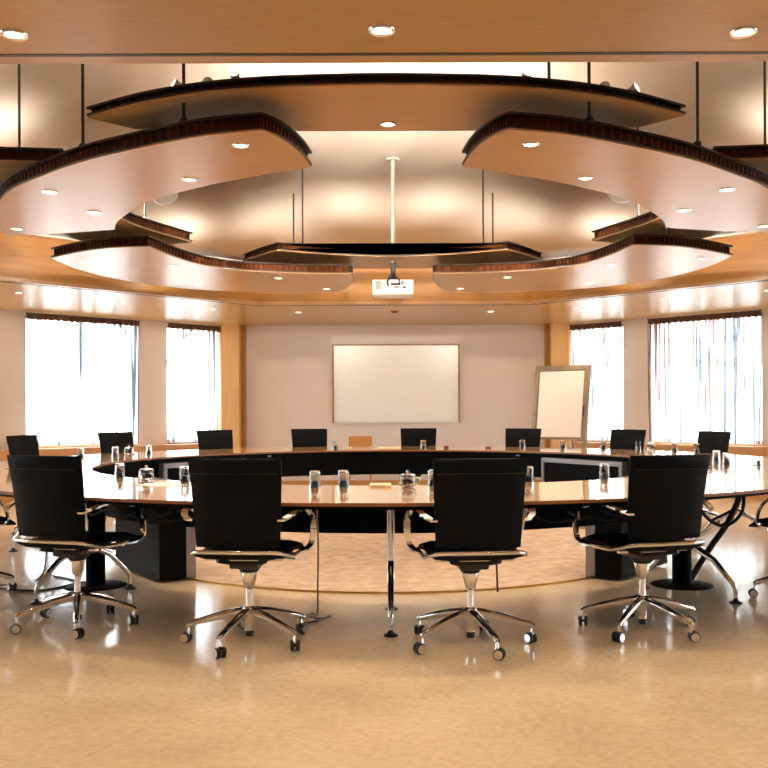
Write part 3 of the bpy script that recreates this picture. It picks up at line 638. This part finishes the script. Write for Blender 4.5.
def make_chair():
    r = empty('office_chair', (0, 0, 0)); r['category'] = 'chair'
    m = MB(); rr_slab(m, 0.42, 0.465, [(-0.245, 0.525), (-0.247, 0.535), (-0.252, 0.58), (-0.262, 0.68), (-0.275, 0.78), (-0.292, 0.88), (-0.296, 0.893), (-0.300, 0.90), (-0.309, 0.95), (-0.311, 0.965)], 0.034)
    bk = m.build('backrest', M_BLACK, r, True)
    MB().box((0, -0.318, 0.893), (0.435, 0.004, 0.003), rx=R(8)).build('seam', M_RUB, bk)
    m = MB(); rr_slab(m, 0.46, 0.47, [(-0.235, 0.478), (-0.22, 0.482), (-0.1, 0.480), (0.05, 0.484), (0.16, 0.486), (0.215, 0.476), (0.24, 0.458), (0.245, 0.45)], 0.045)
    m.build('seat', M_BLACK, r, True)
    # chrome rail curving behind the seat and along both sides
    m = MB(); pts = [(-0.245, 0.20, 0.462), (-0.252, 0.05, 0.462), (-0.255, -0.12, 0.468), (-0.235, -0.215, 0.490), (-0.19, -0.262, 0.505), (-0.1, -0.285, 0.508), (0, -0.292, 0.509), (0.1, -0.285, 0.508), (0.19, -0.262, 0.505), (0.235, -0.215, 0.490), (0.255, -0.12, 0.468), (0.252, 0.05, 0.462), (0.245, 0.20, 0.462)]
    m.tube(smooth3(pts, 4), 0.011, 10); m.box((0, -0.10, 0.446), (0.40, 0.03, 0.012)); m.box((0, 0.10, 0.446), (0.46, 0.03, 0.012))
    m.build('seat_rail', M_CHR, r, True)
    for s in (-1, 1):
        arm = [(s * 0.228, -0.285, 0.665), (s * 0.262, -0.245, 0.682), (s * 0.286, -0.15, 0.700), (s * 0.300, -0.03, 0.700), (s * 0.306, 0.08, 0.672), (s * 0.308, 0.155, 0.61), (s * 0.302, 0.19, 0.54), (s * 0.288, 0.195, 0.485), (s * 0.262, 0.16, 0.458), (s * 0.245, 0.08, 0.458)]
        m = MB(); m.band(smooth3(arm, 5), 0.034, 0.011, (1, 0, 0)); m.build('armrest', M_CHR, r, True)
    # mechanism and column
    m = MB(); m.box((0, 0.0, 0.42), (0.15, 0.24, 0.045), bev=0.012); m.lathe([(0.075, 0.415), (0.07, 0.40), (0.042, 0.365), (0.0, 0.36)], seg=18)
    m.tube([(0, 0, 0.40), (-0.12, -0.16, 0.448)], 0.014, 8); m.tube([(0, 0, 0.40), (0.12, -0.16, 0.448)], 0.014, 8)
    m.build('tilt_mechanism', M_RUB, r, True)
    m = MB(); m.lathe([(0.0, 0.378), (0.042, 0.378), (0.044, 0.36), (0.030, 0.30), (0.022, 0.285), (0.017, 0.28), (0.017, 0.19), (0.034, 0.185), (0.036, 0.15), (0.026, 0.13), (0.024, 0.065), (0.0, 0.065)], seg=20)
    m.build('column', M_CHR, r, True)
    MB().lathe([(0.0, 0.065), (0.022, 0.065), (0.022, 0.035), (0.0, 0.035)], seg=16).build('column_tip', M_RUB, r, True)
    m = MB(); m.tube([(0.05, 0.02, 0.43), (0.16, 0.03, 0.438), (0.235, 0.03, 0.436)], [0.006, 0.006, 0.010], 8); m.build('lever', M_RUB, r, True)
    return r
def make_base():
    b = empty('star_base', (0, 0, 0))
    for k in range(5):
        a = R(72 * k); c, s = math.cos(a), math.sin(a)
        m = MB(); m.tube([(c * 0.02, s * 0.02, 0.165), (c * 0.12, s * 0.12, 0.148), (c * 0.22, s * 0.22, 0.122), (c * 0.31, s * 0.31, 0.096), (c * 0.325, s * 0.325, 0.085)], [0.024, 0.021, 0.0185, 0.016, 0.013], 12)
        m.tube([(c * 0.318, s * 0.318, 0.10), (c * 0.318, s * 0.318, 0.045)], 0.009, 8)
        lg = m.build('base_leg', M_CHR, b, True)
        ca = a + 0.9 + k * 1.3; q = Vector((math.cos(ca), math.sin(ca), 0)); pc = Vector((c * 0.318, s * 0.318, 0.028)) + q * 0.012; sd = Vector((-q.y, q.x, 0))
        m = MB()
        for t in (-1, 1):
            p0 = pc + sd * t * 0.006; m.tube([p0, p0 + sd * t * 0.014, p0 + sd * t * 0.019], [0.0275, 0.0275, 0.018], 16)
        m.build('caster_wheel', M_RUB, b, True)
        m = MB(); m.tube([pc - sd * 0.027, pc - sd * 0.0252, pc, pc + sd * 0.0252, pc + sd * 0.027], [0.022, 0.022, 0.006, 0.022, 0.022], 16); m.build('wheel_cap', M_CHR, b, True)
    return b
chair_p = make_chair(); base_p = make_base()
chairs = [ # ring angle from the camera side, hub radius, yaw tweak, star angle (world), label
 (-11.9, 3.46, 7, -108, 'black office chair with its back to the camera, left of the centre table leg'),
 (7.1, 3.46, -1, -71, 'black office chair with its back to the camera, right of the centre table leg'),
 (-30.2, 3.46, 13, -72, 'black office chair at near left, turned slightly right, one chair in from the left edge'),
 (23.7, 3.44, -8, -54, 'black office chair at near right, turned slightly left, one chair in from the right edge'),
 (-54.0, 3.50, 6, -60, 'office chair cut off by the left edge, only its arm and base showing'),
 (49.0, 3.50, 0, -110, 'office chair cut off by the right edge, only its seat front and arm showing'),
 (-103.9, 3.46, 0, 10, 'black chair across the ring by the left edge, in front of the wide left window'),
 (-124.4, 3.46, 0, 40, 'black chair across the ring in front of the right part of the wide left window'),
 (-144.5, 3.46, 0, 20, 'black chair across the ring in front of the narrow left window and pilaster'),
 (-163.2, 3.46, 0, 70, 'black chair across the ring just left of the whiteboard, beside the wooden chair'),
 (175.3, 3.46, 0, 35, 'black chair across the ring below the right half of the whiteboard'),
 (154.6, 3.46, 0, 15, 'black chair across the ring right of the whiteboard, left of the flip chart'),
 (133.5, 3.46, 0, 55, 'black chair across the ring right of the flip chart, against the narrow right window'),
 (114.3, 3.40, 0, 25, 'black chair across the ring in front of the wide right window')]
for i, (a, rr, tw, sa, lab) in enumerate(chairs):
    c = chair_p if i == 0 else copy_tree(chair_p)
    c.location = (rr * math.sin(R(a)), 8.2 - rr * math.cos(R(a)), 0); rz = R(a) + R(tw); c.rotation_euler = (0, 0, rz)
    tag(c, lab, 'chair', 'black swivel chairs around the table ring')
for i, (a, rr, tw, sa, lab) in enumerate(chairs):
    pass
_ch = [o for o in sc.collection.objects if o.name.startswith('office_chair') and o.type == 'EMPTY']
first = True
for c, (a, rr, tw, sa, lab) in zip(_ch, chairs):
    b = base_p if first else copy_tree(base_p); first = False
    b.parent = c; b.rotation_euler = (0, 0, R(sa) - c.rotation_euler.z)
# wooden side chair near the back wall
wc = empty('wooden_chair', (-0.50, 13.15, 0), R(180)); tag(wc, 'light brown wooden chair by the back wall, beneath the left half of the whiteboard', 'chair')
MB().box((0, -0.19, 0.725), (0.33, 0.018, 0.20), rx=R(6), bev=0.02).build('backrest', M_CHAIRW, wc)
MB().box((0, 0.0, 0.45), (0.38, 0.38, 0.02), bev=0.01).build('seat', M_CHAIRW, wc)
for sx in (-1, 1):
    MB().tube([(sx * 0.15, -0.165, 0), (sx * 0.155, -0.155, 0.45), (sx * 0.15, -0.185, 0.80)], 0.013, 8).build('leg', M_CHAIRW, wc, True)
    MB().tube([(sx * 0.16, 0.17, 0), (sx * 0.155, 0.15, 0.445)], 0.013, 8).build('leg', M_CHAIRW, wc, True)
# ------------------------------------------------------------------ whiteboard
root = empty('whiteboard', (0, YB, 0)); tag(root, 'wide blank whiteboard with thin wooden side rails on the back wall', 'whiteboard')
x0, x1, z0, z1 = -0.975, 0.995, 1.00, 2.22
MB().box(((x0 + x1) / 2, -0.030, (z0 + z1) / 2), (x1 - x0 - 0.02, 0.02, z1 - z0 - 0.02)).build('board', M_WB, root)
for x, nm in ((x0, 0), (x1, 1)): MB().box((x, -0.032, (z0 + z1) / 2), (0.028, 0.055, z1 - z0 + 0.02), bev=0.003).build('side_rail', M_OAK, root)
MB().box(((x0 + x1) / 2, -0.03, z1), (x1 - x0, 0.04, 0.02), bev=0.003).build('top_rail', M_OAK, root)
MB().box(((x0 + x1) / 2, -0.05, z0 - 0.005), (x1 - x0, 0.08, 0.018), bev=0.003).build('pen_tray', M_WPL, root)
m = MB();
for sx in (-0.8, 0.8): m.box((sx, -0.01, 1.6), (0.1, 0.02, 0.9))
m.build('wall_bracket', M_ALU, root)
# ------------------------------------------------------------------ flip chart
fc = empty('flip_chart', (2.16, 12.55, 0), R(-36)); tag(fc, 'wooden-framed flip chart with blank paper standing before the right pilaster', 'flip chart')
ln = R(-8.0)
def fl(x, y, z): # lean back about the floor line
    v = Matrix.Rotation(ln, 3, 'X') @ Vector((x, y, z)); return (v.x, v.y, v.z)
def fbox(mb, x0, x1, y, th, z0, z1, bev=0.0):
    c = fl((x0 + x1) / 2, y, (z0 + z1) / 2); mb.box(c, (x1 - x0, th, z1 - z0), 0, ln, bev)
m = MB(); fbox(m, -0.413, 0.413, 0, 0.025, 1.755, 1.82, 0.003); m.build('top_rail', M_GOAK, fc)
m = MB(); fbox(m, -0.40, 0.40, 0.0, 0.02, 0.80, 0.86, 0.003); m.build('bottom_rail', M_GOAK, fc)
for s in (-1, 1):
    m = MB(); fbox(m, s * 0.385 - 0.028, s * 0.385 + 0.028, 0, 0.03, 0.01, 1.80, 0.003); m.build('leg', M_GOAK, fc)
m = MB(); fbox(m, -0.355, 0.355, 0.004, 0.008, 0.86, 1.755); m.build('backing_board', M_GOAK, fc)
m = MB(); fbox(m, -0.33, 0.33, -0.018, 0.012, 0.83, 1.735); m.build('paper_pad', M_PAPER, fc)
m = MB(); m.tube([fl(0, 0.02, 1.6), (0, 0.80, 0.012)], 0.015, 8); m.build('rear_leg', M_GOAK, fc, True)
m = MB(); m.tube([fl(0.355, -0.03, 1.12), fl(0.355, -0.03, 1.26)], 0.011, 8); m.build('marker', M_PEN, fc, True)
# ------------------------------------------------------------------ things on the table
TZ = 0.7402
def make_glass():
    g = empty('water_glass', (0, 0, 0)); g['category'] = 'glass'
    # tumbler turned upside down with a dark core inside that imitates its refractions
    MB().lathe([(0.036, 0.0), (0.031, 0.094), (0.029, 0.098), (0.0, 0.098), (0.0, 0.086), (0.026, 0.084), (0.0335, 0.0)], seg=24).build('tumbler', M_GLASS, g, True, True)
    MB().lathe([(0.0, 0.0), (0.026, 0.0), (0.020, 0.034), (0.010, 0.040), (0.0, 0.040)], seg=18).build('refraction_core', M_REFRACT, g, True)
    return g
def make_bowl():
    g = empty('sweets_jar', (0, 0, 0)); g['category'] = 'jar'
    MB().lathe([(0.03, 0.0), (0.046, 0.012), (0.052, 0.045), (0.046, 0.066), (0.043, 0.066), (0.048, 0.045), (0.042, 0.016), (0.0, 0.008)], seg=26).build('glass_bowl', M_GLASS, g, True)
    m = MB()
    rg = random.Random(3)
    for k in range(16):
        a = rg.random() * 6.28; rr = 0.028 * math.sqrt(rg.random()); mm = Matrix.Translation((rr * math.cos(a), rr * math.sin(a), 0.020 + 0.022 * rg.random())) @ Matrix.Diagonal((1, 0.8, 0.7, 1))
        bmesh.ops.create_icosphere(m.bm, subdivisions=2, radius=0.011, matrix=mm)
    m.build('wrapped_sweets', M_SWEET, g, True)['kind'] = 'stuff'
    MB().lathe([(0.047, 0.0665), (0.040, 0.078), (0.014, 0.084), (0.0, 0.084)], seg=26).build('glass_lid', M_GLASS, g, True)
    MB().lathe([(0.0, 0.084), (0.006, 0.085), (0.011, 0.094), (0.008, 0.102), (0.0, 0.104)], seg=14).build('lid_knob', M_CHR, g, True)
    return g
gl = make_glass(); first = True
GL = [(-2.28, 6.74, 'glass at near left of the table, just behind the front left chair'), (-1.86, 6.40, 'glass on the near left table, left of the sweets jar'),
      (-1.325, 6.02, 'glass on the near table, behind the chair left of centre'), (-0.44, 5.56, 'glass nearest left of the centre gap, left one of the two before the far black panel'),
      (-0.272, 5.60, 'glass on the near table directly left of the centre leg'), (0.27, 5.63, 'glass half hidden by the left edge of the right middle chair'),
      (0.885, 5.92, 'glass just right of the right middle chair back'), (1.42, 6.15, 'glass on the near table left of the near right chair, before the grey framed cabinet'),
      (2.84, 8.15, 'taller-looking glass on the right table, before the far right chair, left of two'), (2.78, 7.72, 'right glass of two on the right table before the far right chair'),
      (-2.84, 9.50, 'glass before the far chair at the wide left window'), (-2.62, 9.95, 'glass between the far left chairs, before the wall pier'),
      (-0.70, 11.1, 'glass by the far chair left of the whiteboard'), (0.345, 11.1, 'glass before the far chair below the whiteboard'), (1.53, 11.1, 'glass before the far chair left of the flip chart'),
      (2.0, 11.02, 'glass below the flip chart'), (2.44, 10.86, 'glass between the flip chart and the next far chair'), (2.76, 10.52, 'glass before the far chair right of the flip chart'),
      (3.05, 10.1, 'glass before the gap right of the narrow right window'), (3.18, 9.75, 'glass just left of the far chair at the wide right window'), (-3.12, 9.3, 'glass left of the far chair at the wide left window')]
for x, y, lab in GL:
    g = gl if first else copy_tree(gl); first = False
    g.location = (x, y, TZ); g.rotation_euler = (0, 0, random.random() * 6); tag(g, 'clear ' + lab, 'glass', 'upturned drinking glasses on the table')
jb = make_bowl(); first = True
for x, y, lab in [(-1.60, 6.12, 'lidded glass jar of dark sweets on the near left table'), (0.115, 5.53, 'lidded glass jar of dark sweets right of the centre leg'),
                  (-2.77, 9.74, 'small glass jar right of the far left chair at the wide window'), (2.88, 10.42, 'small glass jar right of the far chair beside the flip chart')]:
    g = jb if first else copy_tree(jb); first = False
    g.location = (x, y, TZ); tag(g, lab, 'jar', 'glass sweets jars')
def pad(x, y, rz, w_, d_, h_, m, lab):
    o = MB().box((0, 0, h_ / 2), (w_, d_, h_), bev=0.001).build('notepad', m, None); o.location = (x, y, TZ); o.rotation_euler = (0, 0, rz); tag(o, lab, 'notepad')
M_CREAM = mat('cream_paper', (0.75, 0.62, 0.42), 0.7)
pad(-0.05, 5.63, 0.02, 0.13, 0.19, 0.012, M_CREAM, 'small cream notepad on the near table, left of the sweets jar by the centre leg')
pad(-0.06, 11.05, 0.05, 0.26, 0.18, 0.02, M_CREAM, 'cream paper stack on the far table below the whiteboard')
pad(-1.42, 5.76, -0.6, 0.26, 0.20, 0.004, M_PAPER, 'white sheet on the near left table beside the sweets jar')
pad(-0.55, 11.15, 0.1, 0.09, 0.06, 0.02, M_CREAM, 'tiny cream box on the far table, left of the wooden chair')
pad(0.62, 11.12, 0.1, 0.05, 0.05, 0.03, M_REDW, 'tiny dark red box on the far table right of the whiteboard chair')
pad(1.12, 11.1, 0.1, 0.06, 0.05, 0.02, M_REDW, 'tiny brown box on the far table left of the chair before the flip chart')
pad(2.15, 6.72, 0.75, 0.30, 0.21, 0.006, M_PAPER, 'white paper sheets on the right table behind the near right chair')
# black oval case and microphone on the right table
m = MB().lathe([(0.0, 0.062), (0.05, 0.058), (0.12, 0.036), (0.16, 0.010), (0.155, 0.0), (0.0, 0.0)], seg=32)
o = m.build('conference_phone', M_RUB, None, True); o.location = (2.34, 7.32, TZ); tag(o, 'flat black conference phone on the right table beside the near right chair back', 'phone')
root = empty('table_microphone', (2.98, 7.55, TZ), 0.2); tag(root, 'small dark table microphone on the far right of the table', 'microphone')
MB().lathe([(0.0, 0.008), (0.022, 0.006), (0.026, 0.0), (0.0, 0.0)], seg=18).build('microphone_base', M_RUB, root, True)
MB().tube([(0, 0, 0.005), (0, 0, 0.04)], [0.012, 0.016], 12).build('microphone_head', M_RUB, root, True)
MB().tube([(0, 0, 0.004), (-0.05, 0.0, 0.005), (-0.11, -0.02, 0.005), (-0.15, 0.01, 0.005)], 0.004, 6).build('microphone_cord', M_GREYP, root, True)
# ------------------------------------------------------------------ outside
struct(MB().box((0, 20, -0.65), (140, 120, 0.1)).build('floor_outdoor', M_GRAVEL))
root = empty('house', (17, 30, -0.6), R(-20)); tag(root, 'pale house facade with grey bands seen through the right sheer curtain', 'house')
MB().box((0, 0, 3.0), (22, 6, 6.0)).build('facade', M_HOUSE, root)
for z in (4.05, 3.3): MB().box((0, -3.05, z), (22, 0.1, 0.12)).build('stone_band', M_HBAND, root)
for x in (-9, -6, -3, 0, 3, 6): MB().box((x, -3.02, 1.6), (1.2, 0.06, 1.5)).build('window', M_HBAND, root)
for z in (6.05,): MB().box((0, 0, z), (22.6, 6.6, 0.2)).build('roof', M_HBAND, root)
def tree(x, y, h, seed, lab):
    rg = random.Random(seed); m = MB()
    def br(p, d, l, r, k):
        q = p + d * l; m.tube([p, p.lerp(q, 0.5) + Vector((rg.uniform(-1, 1), rg.uniform(-1, 1), 0)) * l * 0.05, q], [r, r * 0.8, r * 0.6], 6)
        if k:
            for _ in range(3): br(q, (d + Vector((rg.uniform(-.7, .7), rg.uniform(-.7, .7), rg.uniform(-.1, .5)))).normalized(), l * 0.68, r * 0.55, k - 1)
    br(Vector((0, 0, 0)), Vector((0, 0, 1)), h * 0.32, h * 0.022, 4)
    o = m.build('bare_tree', M_BARK, None, True); o.location = (x, y, -0.6); tag(o, lab, 'tree', 'bare trees outside the left windows')
tree(-11.5, 26, 8, 1, 'bare tree seen faintly through the left side of the wide left curtain')
tree(-9.5, 36, 9, 2, 'bare tree seen faintly through the right side of the wide left curtain')
tree(-5.0, 36, 8, 5, 'bare tree seen faintly through the narrow left curtain')
